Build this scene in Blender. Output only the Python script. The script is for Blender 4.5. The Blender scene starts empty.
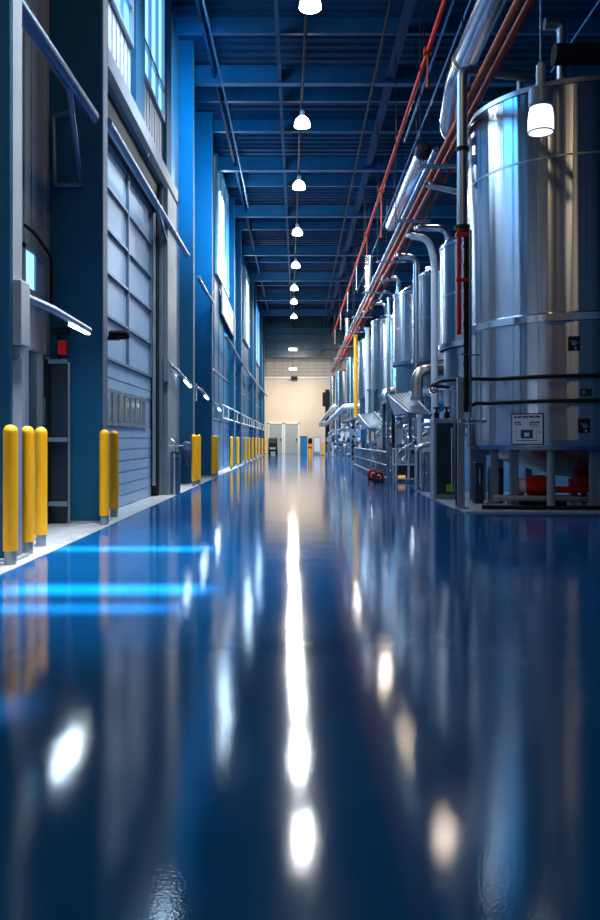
import bpy, math, random
from mathutils import Vector, Matrix
random.seed(7)
S = bpy.context.scene
COL = S.collection
H = 1.0            # camera height
F = 800.0          # focal length in pixels (600 x 920 frame)
VX, VY = 298.0, 440.0

def P(px, py, d):
    return Vector(((px - VX) * d / F, d, H + (VY - py) * d / F))

# ------------------------------------------------------------------ materials
def mat(name, col, rough=0.5, metal=0.0, var=0.0, vscale=3.0, bump=0.0, bscale=40.0, emis=None, estr=0.0, spec=0.5, coat=0.0, stretch=(1, 1, 1)):
    m = bpy.data.materials.new(name); m.use_nodes = True
    nt = m.node_tree; b = nt.nodes['Principled BSDF']
    b.inputs['Base Color'].default_value = (*col, 1)
    b.inputs['Roughness'].default_value = rough
    b.inputs['Metallic'].default_value = metal
    b.inputs['Specular IOR Level'].default_value = spec
    b.inputs['Coat Weight'].default_value = coat
    if emis:
        b.inputs['Emission Color'].default_value = (*emis, 1); b.inputs['Emission Strength'].default_value = estr
    if var or bump:
        tc = nt.nodes.new('ShaderNodeTexCoord'); mp = nt.nodes.new('ShaderNodeMapping')
        mp.inputs['Scale'].default_value = stretch
        nt.links.new(tc.outputs['Object'], mp.inputs[0])
    if var:
        n = nt.nodes.new('ShaderNodeTexNoise'); n.inputs['Scale'].default_value = vscale; n.inputs['Detail'].default_value = 5
        nt.links.new(mp.outputs[0], n.inputs['Vector'])
        r = nt.nodes.new('ShaderNodeValToRGB')
        r.color_ramp.elements[0].position = 0.3; r.color_ramp.elements[1].position = 0.72
        r.color_ramp.elements[0].color = (*[c * (1 - var) for c in col], 1)
        r.color_ramp.elements[1].color = (*[min(1, c * (1 + var)) for c in col], 1)
        nt.links.new(n.outputs['Fac'], r.inputs[0]); nt.links.new(r.outputs[0], b.inputs['Base Color'])
    if bump:
        n2 = nt.nodes.new('ShaderNodeTexNoise'); n2.inputs['Scale'].default_value = bscale
        nt.links.new(mp.outputs[0], n2.inputs['Vector'])
        bp = nt.nodes.new('ShaderNodeBump'); bp.inputs['Strength'].default_value = bump; bp.inputs['Distance'].default_value = 0.01
        nt.links.new(n2.outputs['Fac'], bp.inputs['Height']); nt.links.new(bp.outputs[0], b.inputs['Normal'])
    return m

def steel(name, col, rough=0.2, aniso=0.75, streak=0.25):
    m = mat(name, col, rough, 1.0)
    nt = m.node_tree; b = nt.nodes['Principled BSDF']
    t = nt.nodes.new('ShaderNodeTangent'); t.direction_type = 'RADIAL'; t.axis = 'Z'
    nt.links.new(t.outputs[0], b.inputs['Tangent'])
    b.inputs['Anisotropic'].default_value = aniso
    b.inputs['Anisotropic Rotation'].default_value = 0.25
    tc = nt.nodes.new('ShaderNodeTexCoord'); mp = nt.nodes.new('ShaderNodeMapping')
    mp.inputs['Scale'].default_value = (1.5, 1.5, 0.02)
    nt.links.new(tc.outputs['Object'], mp.inputs[0])
    n = nt.nodes.new('ShaderNodeTexNoise'); n.inputs['Scale'].default_value = 2.6; n.inputs['Detail'].default_value = 1.5
    nt.links.new(mp.outputs[0], n.inputs['Vector'])
    bp = nt.nodes.new('ShaderNodeBump'); bp.inputs['Strength'].default_value = streak; bp.inputs['Distance'].default_value = 0.05
    nt.links.new(n.outputs['Fac'], bp.inputs['Height']); nt.links.new(bp.outputs[0], b.inputs['Normal'])
    return m

M = {}
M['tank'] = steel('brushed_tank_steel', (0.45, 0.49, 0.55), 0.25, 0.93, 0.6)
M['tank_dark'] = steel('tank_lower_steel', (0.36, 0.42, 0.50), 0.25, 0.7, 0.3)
M['pipe'] = mat('pipe_steel', (0.62, 0.65, 0.70), 0.24, 1.0)
M['pipe_dull'] = mat('dull_pipe_steel', (0.33, 0.35, 0.38), 0.4, 1.0)
M['copper'] = mat('warm_duct_steel', (0.62, 0.50, 0.42), 0.3, 1.0)
M['band'] = mat('polished_band', (0.75, 0.80, 0.88), 0.18, 1.0)
M['frame'] = mat('blue_grey_frame', (0.16, 0.24, 0.33), 0.4, 0.2, 0.1)
M['greyframe'] = mat('grey_frame', (0.28, 0.34, 0.40), 0.4, 0.3, 0.1)
M['dark'] = mat('dark_rubber', (0.010, 0.013, 0.018), 0.55, 0, 0.2, spec=0.12)
M['edge'] = mat('edge_trim_paint', (0.17, 0.22, 0.29), 0.55, 0.0, 0.1, spec=0.2)
M['fascia'] = mat('fascia_metal', (0.20, 0.25, 0.31), 0.5, 0.3, 0.1, spec=0.25)
M['chute'] = mat('chute_metal', (0.10, 0.19, 0.29), 0.45, 0.3, 0.2)
M['darkpanel'] = mat('dark_panel', (0.02, 0.035, 0.055), 0.3, 0, 0.2)
M['red'] = mat('red_paint', (0.60, 0.02, 0.012), 0.5, 0, 0.15, spec=0.15)
M['orange'] = mat('orange_red_pipe_paint', (0.40, 0.055, 0.012), 0.55, 0.0, 0.2, spec=0.15)
M['maroon'] = mat('maroon_pipe_paint', (0.26, 0.02, 0.015), 0.55, 0.0, 0.2, spec=0.15)
M['yellow'] = mat('yellow_bollard_sleeve', (0.98, 0.47, 0.002), 0.42, 0, 0.05, 2.0, coat=0.1)
M['column'] = mat('blue_column_paint', (0.008, 0.085, 0.18), 0.5, 0.0, 0.10, 1.5, spec=0.15)
M['wallblue'] = mat('blue_wall_panel', (0.016, 0.095, 0.19), 0.45, 0.0, 0.08, 1.2, spec=0.2)
M['bandblue'] = mat('pale_blue_wall_band', (0.07, 0.20, 0.38), 0.4, 0.0, 0.08, 1.2, spec=0.3)
M['greypanel'] = mat('grey_wall_panel', (0.30, 0.35, 0.42), 0.4, 0.1, 0.06)
M['doorpanel'] = mat('grey_blue_door_panel', (0.30, 0.44, 0.62), 0.45, 0.1, 0.06, spec=0.3)
M['trim'] = mat('grey_trim_metal', (0.30, 0.36, 0.44), 0.3, 0.6, 0.05)
M['bluetube'] = mat('blue_grey_tube', (0.10, 0.20, 0.34), 0.3, 0.6)
M['bluecable'] = mat('blue_cable', (0.03, 0.16, 0.36), 0.4)
M['concrete'] = mat('pale_concrete', (0.42, 0.46, 0.50), 0.25, 0, 0.14, 6.0, 0.05, 60)
M['beam'] = mat('blue_roof_steel', (0.007, 0.068, 0.155), 0.4, 0.1, 0.1)
M['deck'] = mat('roof_deck', (0.005, 0.038, 0.095), 0.6, 0.0, 0.1, spec=0.15)
M['beige'] = mat('cream_end_wall', (0.66, 0.58, 0.47), 0.7, 0, 0.03, 0.5)
M['greydoor'] = mat('grey_door', (0.30, 0.36, 0.36), 0.5, 0, 0.03)
M['white'] = mat('white_paint', (0.75, 0.77, 0.78), 0.4)
M['bluebox'] = mat('blue_plastic', (0.01, 0.17, 0.36), 0.4, 0, 0.1)
M['navy'] = mat('navy_fabric', (0.012, 0.05, 0.16), 0.6, 0, 0.3, 12)
M['led'] = mat('led_diffuser', (0.9, 0.95, 1), 0.4, 0, emis=(0.85, 0.95, 1.0), estr=14)
M['glow'] = mat('lamp_glass', (0.95, 0.95, 0.93), 0.3, 0, emis=(1.0, 0.93, 0.84), estr=9)
M['glow2'] = mat('frosted_glass_shade', (0.9, 0.92, 0.9), 0.3, 0, emis=(0.95, 1.0, 0.97), estr=1.5)
M['winblue'] = mat('bright_window_pane', (0.1, 0.3, 0.5), 0.1, 0, emis=(0.06, 0.36, 0.85), estr=1.6)
M['winwhite'] = mat('white_window_pane', (0.3, 0.4, 0.5), 0.1, 0, emis=(0.6, 0.84, 1.0), estr=4.0)
M['wingrey'] = mat('grey_window_pane', (0.08, 0.2, 0.32), 0.3, 0, emis=(0.25, 0.5, 0.75), estr=0.35)
M['winsky'] = mat('sky_window_pane', (0.1, 0.3, 0.5), 0.1, 0, emis=(0.22, 0.6, 1.0), estr=2.2)
M['doorpane'] = mat('door_window_glass', (0.05, 0.07, 0.09), 0.08, 0, 0.6, 9, emis=(0.5, 0.65, 0.8), estr=0.08, stretch=(1, 3, 0.5))
M['placard'] = mat('placard_white', (0.62, 0.70, 0.76), 0.4)
M['ink'] = mat('placard_ink', (0.01, 0.02, 0.05), 0.4)
M['amber'] = mat('amber_lamp', (0.7, 0.35, 0.05), 0.3, 0, emis=(1, 0.5, 0.1), estr=0.6)  # amber with a glow put into the colour, on a strip and a wheel
M['green'] = mat('green_fitting', (0.25, 0.4, 0.08), 0.4)
M['board'] = mat('wall_board_print', (0.30, 0.30, 0.34), 0.5, 0, 0.8, 4)

# glossy blue epoxy floor
def floor_mat():
    m = mat('blue_epoxy', (0.002, 0.085, 0.285), 0.12, 0, 0.12, 0.7, spec=0.5)
    nt = m.node_tree; b = nt.nodes['Principled BSDF']
    tc = nt.nodes.new('ShaderNodeTexCoord')
    n = nt.nodes.new('ShaderNodeTexNoise'); n.inputs['Scale'].default_value = 1.1; n.inputs['Detail'].default_value = 4
    nt.links.new(tc.outputs['Object'], n.inputs['Vector'])
    mr = nt.nodes.new('ShaderNodeMapRange'); mr.inputs['To Min'].default_value = 0.05; mr.inputs['To Max'].default_value = 0.10
    nt.links.new(n.outputs['Fac'], mr.inputs['Value']); nt.links.new(mr.outputs[0], b.inputs['Roughness'])
    n1 = nt.nodes.new('ShaderNodeTexNoise'); n1.inputs['Scale'].default_value = 1.6; n1.inputs['Detail'].default_value = 2
    n2 = nt.nodes.new('ShaderNodeTexNoise'); n2.inputs['Scale'].default_value = 110; n2.inputs['Detail'].default_value = 2
    for q in (n1, n2): nt.links.new(tc.outputs['Object'], q.inputs['Vector'])
    b1 = nt.nodes.new('ShaderNodeBump'); b1.inputs['Strength'].default_value = 0.10; b1.inputs['Distance'].default_value = 0.02
    b2 = nt.nodes.new('ShaderNodeBump'); b2.inputs['Strength'].default_value = 0.05; b2.inputs['Distance'].default_value = 0.004
    nt.links.new(n1.outputs['Fac'], b1.inputs['Height']); nt.links.new(n2.outputs['Fac'], b2.inputs['Height'])
    nt.links.new(b1.outputs[0], b2.inputs['Normal']); nt.links.new(b2.outputs[0], b.inputs['Normal'])
    return m
M['floor'] = floor_mat()

# ------------------------------------------------------------------ mesh builder
class MB:
    def __init__(s): s.v = []; s.f = []; s.sm = []
    def add(s, vs, fs, smooth=False):
        o = len(s.v); s.v += [tuple(v) for v in vs]
        for f in fs: s.f.append([i + o for i in f]); s.sm.append(smooth)
        return s
    def box(s, x0, x1, y0, y1, z0, z1):
        return s.add([(x0,y0,z0),(x1,y0,z0),(x1,y1,z0),(x0,y1,z0),(x0,y0,z1),(x1,y0,z1),(x1,y1,z1),(x0,y1,z1)],
              [(0,3,2,1),(4,5,6,7),(0,1,5,4),(1,2,6,5),(2,3,7,6),(3,0,4,7)])
    def prism(s, poly, axis, a, b):
        # poly in the two other axes, extruded from a to b
        def mk(u, v, w): return {'x': (w,u,v), 'y': (u,w,v), 'z': (u,v,w)}[axis]
        n = len(poly)
        vs = [mk(u,v,a) for u,v in poly] + [mk(u,v,b) for u,v in poly]
        fs = [tuple(range(n)), tuple(range(2*n-1, n-1, -1))] + [(i,(i+1)%n,n+(i+1)%n,n+i) for i in range(n)]
        return s.add(vs, fs)
    def slab(s, c4, t):
        # quad c4 (near-left, near-right, far-right, far-left) given thickness t downwards
        c4 = [Vector(c) for c in c4]; n = (c4[1]-c4[0]).cross(c4[3]-c4[0]).normalized()*t
        vs = c4 + [c - n for c in c4]
        return s.add(vs, [(0,1,2,3),(7,6,5,4),(0,4,5,1),(1,5,6,2),(2,6,7,3),(3,7,4,0)])
    def tube(s, pts, r, seg=12, bend=0.0, caps=True, bseg=6):
        pts = [Vector(p) for p in pts]
        if bend > 0 and len(pts) > 2:
            out = [pts[0]]
            for i in range(1, len(pts)-1):
                a, b, c = pts[i-1], pts[i], pts[i+1]
                u = (a-b); w = (c-b); k = min(bend, u.length*0.49, w.length*0.49)
                p0 = b + u.normalized()*k; p1 = b + w.normalized()*k
                for j in range(bseg+1):
                    t = j/bseg
                    out.append((1-t)**2*p0 + 2*t*(1-t)*b + t*t*p1)
            out.append(pts[-1]); pts = out
        rings = []
        t = (pts[1]-pts[0]).normalized()
        ref = Vector((0,0,1)) if abs(t.z) < 0.9 else Vector((1,0,0))
        nrm = (ref - t*ref.dot(t)).normalized()
        for i, p in enumerate(pts):
            if i == 0: t = (pts[1]-pts[0]).normalized()
            elif i == len(pts)-1: t = (pts[-1]-pts[-2]).normalized()
            else: t = ((pts[i]-pts[i-1]).normalized()+(pts[i+1]-pts[i]).normalized()).normalized()
            nrm = (nrm - t*nrm.dot(t)).normalized(); bn = t.cross(nrm)
            rr = r[i] if isinstance(r, (list,tuple)) else r
            rings.append([p + (nrm*math.cos(2*math.pi*k/seg)+bn*math.sin(2*math.pi*k/seg))*rr for k in range(seg)])
        vs = [v for ring in rings for v in ring]; fs = []
        for i in range(len(rings)-1):
            for k in range(seg):
                fs.append((i*seg+k, i*seg+(k+1)%seg, (i+1)*seg+(k+1)%seg, (i+1)*seg+k))
        s.add(vs, fs, True)
        if caps:
            s.add(rings[0], [tuple(range(seg-1,-1,-1))]); s.add(rings[-1], [tuple(range(seg))])
        return s
    def lathe(s, prof, c=(0,0,0), seg=32, axis='z', smooth=True, cap=True):
        # prof: (r, h) list; each profile segment gets its own verts => crisp edges at profile corners
        c = Vector(c)
        def pt(r, h, k):
            a = 2*math.pi*k/seg; x, y = r*math.cos(a), r*math.sin(a)
            return c + {'z': Vector((x,y,h)), 'y': Vector((x,h,-y)), 'x': Vector((h,x,y))}[axis]
        for i in range(len(prof)-1):
            (r0,h0),(r1,h1) = prof[i], prof[i+1]
            vs = [pt(r0,h0,k) for k in range(seg)] + [pt(r1,h1,k) for k in range(seg)]
            s.add(vs, [(k,(k+1)%seg,seg+(k+1)%seg,seg+k) for k in range(seg)], smooth)
        if cap:
            for (r,h), rev in ((prof[0], True), (prof[-1], False)):
                if r > 1e-4:
                    vs = [pt(r,h,k) for k in range(seg)]
                    s.add(vs, [tuple(range(seg-1,-1,-1)) if rev else tuple(range(seg))])
        return s
    def torus(s, c, R, r, normal='z', seg=24, ts=8, a0=0, a1=2*math.pi):
        c = Vector(c); full = abs(a1-a0-2*math.pi) < 1e-6
        n = seg; pts = []
        for i in range(n+1):
            a = a0+(a1-a0)*i/n; u, w = math.cos(a)*R, math.sin(a)*R
            pts.append(c+{'z': Vector((u,w,0)), 'y': Vector((u,0,w)), 'x': Vector((0,u,w))}[normal])
        return s.tube(pts, r, ts, caps=not full)
    def build(s, name, m, parent=None, bevel=0.0, loc=None):
        me = bpy.data.meshes.new(name)
        off = Vector((0,0,0))
        if parent is not None:
            q = parent
            while q is not None: off += Vector(q.location); q = q.parent
        elif loc is not None: off = Vector(loc)
        me.from_pydata([Vector(v)-off for v in s.v], [], s.f)
        me.polygons.foreach_set('use_smooth', s.sm)
        me.materials.append(M[m] if isinstance(m, str) else m)
        me.validate(); me.update()
        o = bpy.data.objects.new(name, me); COL.objects.link(o)
        if parent is not None: o.parent = parent
        elif loc is not None: o.location = loc
        if bevel:
            bm = o.modifiers.new('edge', 'BEVEL'); bm.width = bevel; bm.segments = 2; bm.limit_method = 'ANGLE'
        return o

def tag(o, label=None, cat=None, group=None, kind=None):
    if label: o['label'] = label
    if cat: o['category'] = cat
    if group: o['group'] = group
    if kind: o['kind'] = kind
    return o
def thing(name, label, cat, loc=(0,0,0), group=None):
    o = bpy.data.objects.new(name, None); COL.objects.link(o); o.location = loc; o.empty_display_size = 0.2
    return tag(o, label, cat, group)
def struct(name, mb, m, parent=None, bevel=0):
    o = mb.build(name, m, parent, bevel)
    if parent is None: o['kind'] = 'structure'
    return o
def dup(root, loc, label):
    r = root.copy(); COL.objects.link(r); r.location = loc; r['label'] = label
    for ch in list(root.children):
        c = ch.copy(); COL.objects.link(c); c.parent = r
        for g in list(ch.children):
            d = g.copy(); COL.objects.link(d); d.parent = c
    return r
ORD = ['first','second','third','fourth','fifth','sixth','seventh','eighth','ninth','tenth','eleventh','twelfth','thirteenth','fourteenth','fifteenth','sixteenth','seventeenth']

YEND = 60.0
ZC = 10.0
WX = -2.55      # far wall face
# ================================================================== SETTING
struct('floor', MB().add([(-3.4,-8,0),(8,-8,0),(8,YEND+.2,0),(-3.4,YEND+.2,0)], [(0,1,2,3)]), 'floor')
struct('trim_1', MB().box(-3.1,-2.2,-6,YEND,0.0005,0.006), 'concrete')               # pale kerb strip by the left wall
pl = MB(); pl.prism([(2.3,10.96),(7.4,10.96),(7.4,15.0),(2.3,15.0)], 'z', 0.0005, 0.02); struct('trim_2', pl, 'concrete')
# roof deck with ribs
dk = MB(); dk.box(-3.4,8,-8,YEND,ZC,ZC+.1)
for i in range(150):
    y = 9+i*0.34
    dk.box(-3.2,8,y,y+.14,ZC-.05,ZC)
struct('ceiling', dk, 'deck')
struct('wall_right', MB().box(7.4,7.6,-8,YEND,0,ZC), 'wallblue')
# far end wall with bulkhead
w = MB(); w.box(-3.4,7.6,YEND,YEND+.2,0,5.65); w.box(-3.4,7.6,YEND+.05,YEND+.2,5.65,ZC); struct('wall_back', w, 'beige')
bk = MB(); bk.box(-3.0,7.4,58.6,59.0,7.15,ZC); bk.box(-3.0,7.4,58.5,59.1,7.05,7.2); struct('trim_3', bk, 'darkpanel')
bk = MB()
for z in (7.6,8.1,8.6,9.1): bk.box(-2.5,7.4,58.3,58.45,z,z+.06)
for x in (-1.6,0,1.6,3.2): bk.box(x,x+.05,58.35,58.45,7.2,ZC-.1)
struct('trim_12', bk, 'beam')
tr = MB(); tr.box(-2.5,7.4,59.85,59.98,5.6,5.72); struct('trim_4', tr, 'white')
g = MB()
for i in range(5): g.box(-2.5,4,59.93,60.03,5.85+i*.26,5.87+i*.26)
for i in range(10): g.box(-2.4+i*.62,-2.38+i*.62,59.93,60.03,5.7,7.1)
struct('trim_5', g, 'greyframe')
def end_door(n, x0, x1):
    d = struct(f'door_{n}', MB().box(x0,x1,59.92,59.99,0,2.2), 'greydoor', None, .01)
    fr = MB(); fr.box(x0-.1,x0,59.88,59.99,0,2.3); fr.box(x1,x1+.1,59.88,59.99,0,2.3); fr.box(x0-.1,x1+.1,59.88,59.99,2.2,2.32)
    fr.build('door_frame', 'white', d); MB().box(x1-.14,x1-.06,59.84,59.92,.95,1.1).build('door_handle', 'dark', d)
end_door(1, -2.15, -1.2); end_door(2, -.95, .0)
vt = MB().box(-.52,-.05,59.55,59.84,5.5,5.75).build('extract_vent', 'dark', None, .02)
tag(vt, 'small dark box on the pale rail across the cream end wall', 'vent')

# left wall: bay by the near door, bay of the sectional door, long blue wall
w = MB(); w.box(-3.3,-3.0,-8,8.35,0,ZC); w.box(-3.3,-3.0,8.35,9.7,2.0,ZC); w.box(-3.3,-3.06,8.35,9.7,0,2.0)
for i in range(5): 
    y = 8.5+i*.24
    w.box(-3.0,-2.985,y,y+.16,2.02,ZC)
struct('wall_left', w, 'greypanel')
w = MB(); w.box(-2.95,-2.75,9.88,15.6,5.0,ZC); w.box(-2.95,-2.65,15.0,18.0,0,ZC)
struct('wall_left.001', w, 'frame')
w = MB(); w.box(-2.75,WX-.02,9.9,15.5,5.9,7.0)
for i in range(22): 
    y = 10.0+i*.25
    w.box(WX-.02,WX,y,y+.19,5.96,6.94)
struct('wall_left.002', w, 'greypanel')
w = MB(); w.box(-3.2,-2.95,18.1,22.0,0,ZC); w.box(-2.9,WX,22.0,YEND,0,ZC)
for i in range(25):
    y = 22.7+i*1.5
    w.box(WX,WX+.018,y,y+.06,0,ZC)
struct('wall_left.003', w, 'wallblue')
w = MB(); w.box(WX-.02,WX+.03,22.4,YEND,1.62,1.66); w.box(WX-.02,WX+.02,22.4,YEND,3.1,3.14); struct('trim_6', w, 'trim')
w = MB(); w.box(WX-.02,WX+.012,22.4,YEND,0,1.6); struct('trim_13', w, 'bandblue')
# upper windows over the sectional door
def upper_window(n, y0, y1, z0, z1, x, pm, nm=2, rails=(7.55,), bright=None):
    f = MB(); f.box(x-.05,x+.06,y0,y0+.08,z0,z1); f.box(x-.05,x+.06,y1-.08,y1,z0,z1); f.box(x-.05,x+.06,y0,y1,z0-.06,z0); f.box(x-.05,x+.06,y0,y1,z1,z1+.06)
    for i in range(1,nm): 
        y = y0+(y1-y0)*i/nm; f.box(x-.05,x+.05,y-.03,y+.03,z0,z1)
    for z in rails: f.box(x-.05,x+.05,y0,y1,z-.04,z+.04)
    wd = struct(f'window_{n}', f, 'trim')
    MB().box(x-.06,x+.0,y0,y1,z0,z1).build('pane', pm, wd)
    if bright: MB().box(x+.001,x+.03,*bright).build('bright_pane', 'winwhite', wd)
upper_window(1, 10.2, 12.15, 7.0, 9.8, WX, 'winblue', 3)
upper_window(2, 12.95, 15.0, 7.0, 9.8, WX, 'winsky', 3)
upper_window(3, 24.2, 28.3, 6.1, 9.6, WX+.05, 'wingrey', 3, (), (25.4,26.7,6.15,8.9))
upper_window(4, 36.6, 40.4, 5.7, 9.0, WX+.05, 'wingrey', 3, (), (38.0,39.8,5.75,8.7))
upper_window(5, 46.8, 51.0, 5.7, 9.0, WX+.05, 'winblue', 2, ())
p_ = MB(); p_.box(-2.75,-2.47,12.2,12.9,5.9,ZC); struct('trim_7', p_, 'column')
p_ = MB(); p_.box(-2.75,-2.47,15.05,15.6,5.9,ZC); struct('trim_8', p_, 'column')
# near small window in grey panel (bay 0)
f = MB(); f.box(-3.0,-2.93,8.55,8.62,2.62,3.12); f.box(-3.0,-2.93,9.3,9.36,2.62,3.12); f.box(-3.0,-2.93,8.55,9.36,3.06,3.12); f.box(-3.0,-2.93,8.55,9.36,2.6,2.66); f.box(-3.0,-2.93,8.94,8.99,2.62,3.1)
wd = struct('window_6', f, 'frame'); MB().box(-3.0,-2.95,8.62,8.94,2.66,3.06).build('pane', 'winsky', wd); MB().box(-3.0,-2.96,8.99,9.3,2.66,3.06).build('pane', 'greypanel', wd)
# door in the near bay
d = struct('door_3', MB().box(-3.06,-3.0,8.72,9.5,0,1.98), 'darkpanel')
fr = MB(); fr.box(-3.06,-2.94,8.62,8.74,0,2.0); fr.box(-3.06,-2.94,9.18,9.24,0,2.0); fr.build('door_frame', 'trim', d)
MB().tube([(-2.95,9.3,.7),(-2.95,9.3,1.5)], .02).build('door_handle', 'pipe', d)

# sectional door
XD = -2.62
d = MB(); d.box(XD-.08,XD,9.95,14.2,0,5.06)
for i in range(7): d.box(XD,XD+.012,9.95,14.2,.02+i*.17,.02+i*.17+.15) if i < 7 else None
d.box(XD,XD+.012,9.95,14.2,1.72,1.85); d.box(XD,XD+.012,9.95,14.2,1.87,2.08)
door = struct('door_4', d, 'doorpanel')
f = MB(); f.box(XD-.03,XD+.03,10.0,13.65,1.66,1.71); f.box(XD-.03,XD+.03,10.0,13.65,1.2,1.25); 
for i in range(10):
    y = 10.0+i*.4; f.box(XD-.03,XD+.03,y,y+.06,1.2,1.7)
wf = f.build('window_frame', 'greyframe', door); MB().box(XD-.02,XD+.016,10.0,13.65,1.25,1.66).build('pane', 'doorpane', wf)
r = MB()
for z in (2.12,2.7,3.29,3.88,4.46,5.04): r.box(XD-.02,XD+.04,9.95,14.2,z-.02,z+.02)
for y in (9.98,12.2,14.1): r.box(XD-.02,XD+.045,y-.022,y+.022,2.1,5.05)
r.build('panel_rail', 'frame', door)
f = MB(); f.box(-2.75,-2.5,14.2,14.42,0,5.6); f.build('door_jamb', 'dark', door)
t_ = MB(); t_.tube([(-2.54,14.1,.2),(-2.54,14.1,5.0)], .03); t_.build('door_track', 'greyframe', door)
# fascia above door
f = MB(); f.prism([(-2.75,5.58),(-2.42,5.58),(-2.36,5.66),(-2.36,5.9),(-2.42,5.97),(-2.75,5.97)], 'y', 9.9, 15.75)
fo = struct('trim_9', f, 'fascia', None, .01)
MB().box(-2.75,-2.40,12.85,12.9,5.55,6.0).build('joint_strip', 'greyframe', fo)
# grey jamb post at far side of door
f = MB(); f.box(-2.6,-2.44,14.42,15.6,0,5.58); f.box(-2.44,-2.36,14.5,15.55,0,5.58)
struct('trim_10', f, 'fascia', None, .01)
f = MB(); f.box(-2.75,-2.5,9.9,15,5.06,5.58); struct('trim_11', f, 'dark')  # dark block standing in for the shaded hollow above the door

# ================================================================== COLUMNS
def column(y, label, w0=-2.98):
    t = thing('steel_column', label, 'column', (-2.6, y, 0), 'blue steel columns along the left wall')
    MB().box(w0,-2.35,y,y+.26,0,ZC-.05).build('shaft', 'column', t, .012)
    e = MB(); e.box(-2.352,-2.342,y+.02,y+.24,0,ZC-.05); e.build('edge_flange', 'edge', t)
    b = MB(); b.box(w0,-2.30,y-.05,y+.3,.006,.03); b.build('base_plate', 'greyframe', t)
    return t
cols = [(6.55,'blue steel column at the photo edge behind the first yellow bollards'),
        (9.6,'wide dark blue steel column in front of the sectional door'),
        (17.9,'bright blue-lit steel column beside the stainless bin'),
        (21.8,'blue steel column behind the second pair of bollards past the bin'),
        (29.5,'slim blue column just past the tall white window'),
        (33.0,'blue column between the two tall white windows'),
        (41.8,'blue column just past the second tall window'),
        (44.6,'blue column before the far blue window'),
        (52.5,'second last blue column before the end wall'),
        (56.0,'last blue column before the end wall')]
for y, l in cols: column(y, l)

# ================================================================== ROOF STEEL
def roof_beam(y, label):
    b = MB(); b.box(-2.6,7.4,y-.09,y+.09,9.30,9.325); b.box(-2.6,7.4,y-.012,y+.012,9.325,9.7); b.box(-2.6,7.4,y-.09,y+.09,9.7,9.725)
    o = b.build('roof_beam', 'beam', None, loc=(0,y,9.3)); tag(o, label, 'beam', 'blue roof beams across the hall')
for i, y in enumerate((12.8, 18.7, 24.7, 29.8, 36.0, 41.8, 47.6, 53.4)):
    roof_beam(y, f'blue steel roof beam, {ORD[i]} across the ceiling counted from the camera')
k = 0
for i, y in enumerate((15.4, 17.0, 20.4, 22.4, 27.2, 32.8, 38.8, 44.6, 50.4)):
    b = MB(); b.box(-2.6,7.4,y-.05,y+.05,9.62,9.65); b.box(-2.6,7.4,y-.05,y-.03,9.65,9.95)
    o = b.build('roof_purlin', 'beam', None, loc=(0,y,9.6)); tag(o, f'thin roof purlin under the deck, {ORD[i]} counted from the camera', 'purlin', 'thin purlins between the roof beams')
def girder(x, z, wdt, label, name='roof_joist', m='deck', y0=9):
    b = MB(); b.box(x-wdt/2,x+wdt/2,y0,58.4,z,z+.03); b.box(x-.015,x+.015,y0,58.4,z+.03,z+.28)
    o = b.build(name, m, None, loc=(x,y0,z)); tag(o, label, 'joist')
girder(2.15, 9.4, .2, 'broad blue joist running lengthwise above the red sprinkler pipe')
girder(-.42, 9.33, .08, 'blue joist running lengthwise just left of the lamp row')
girder(-1.95, 9.45, .07, 'blue joist running lengthwise beside the left wall columns')
def conduit(name, pts, r, m, label, cat, bend=0, seg=8):
    o = MB().tube(pts, r, seg, bend).build(name, m, None, loc=pts[0]); return tag(o, label, cat)
conduit('ceiling_conduit', [(.26,9,9.0),(.05,21,9.0),(-.24,45,9.0),(-.3,57,9.0)], .035, 'dark', 'dark conduit carrying the central row of pendant lamps', 'conduit')
conduit('ceiling_conduit', [(1.72,10,9.15),(1.72,57,9.1)], .035, 'dark', 'dark conduit under the roof between lamp row and sprinkler pipe', 'conduit')
conduit('hanging_cable', [(-1.75,11,9.1),(-1.72,17,9.05),(-1.6,24,8.6),(-1.72,27.5,9.0)], .025, 'bluetube', 'sagging blue cable hanging near the left wall columns', 'cable')
conduit('hanging_cable', [(3.0,10,8.65),(2.95,40,8.4)], .022, 'bluecable', 'thin blue cable running between sprinkler pipe and silver duct', 'cable')
conduit('hanging_cable', [(5.2,10,8.6),(5.2,26,8.5)], .022, 'bluecable', 'thin blue cable high above the biggest tank', 'cable')

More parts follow.
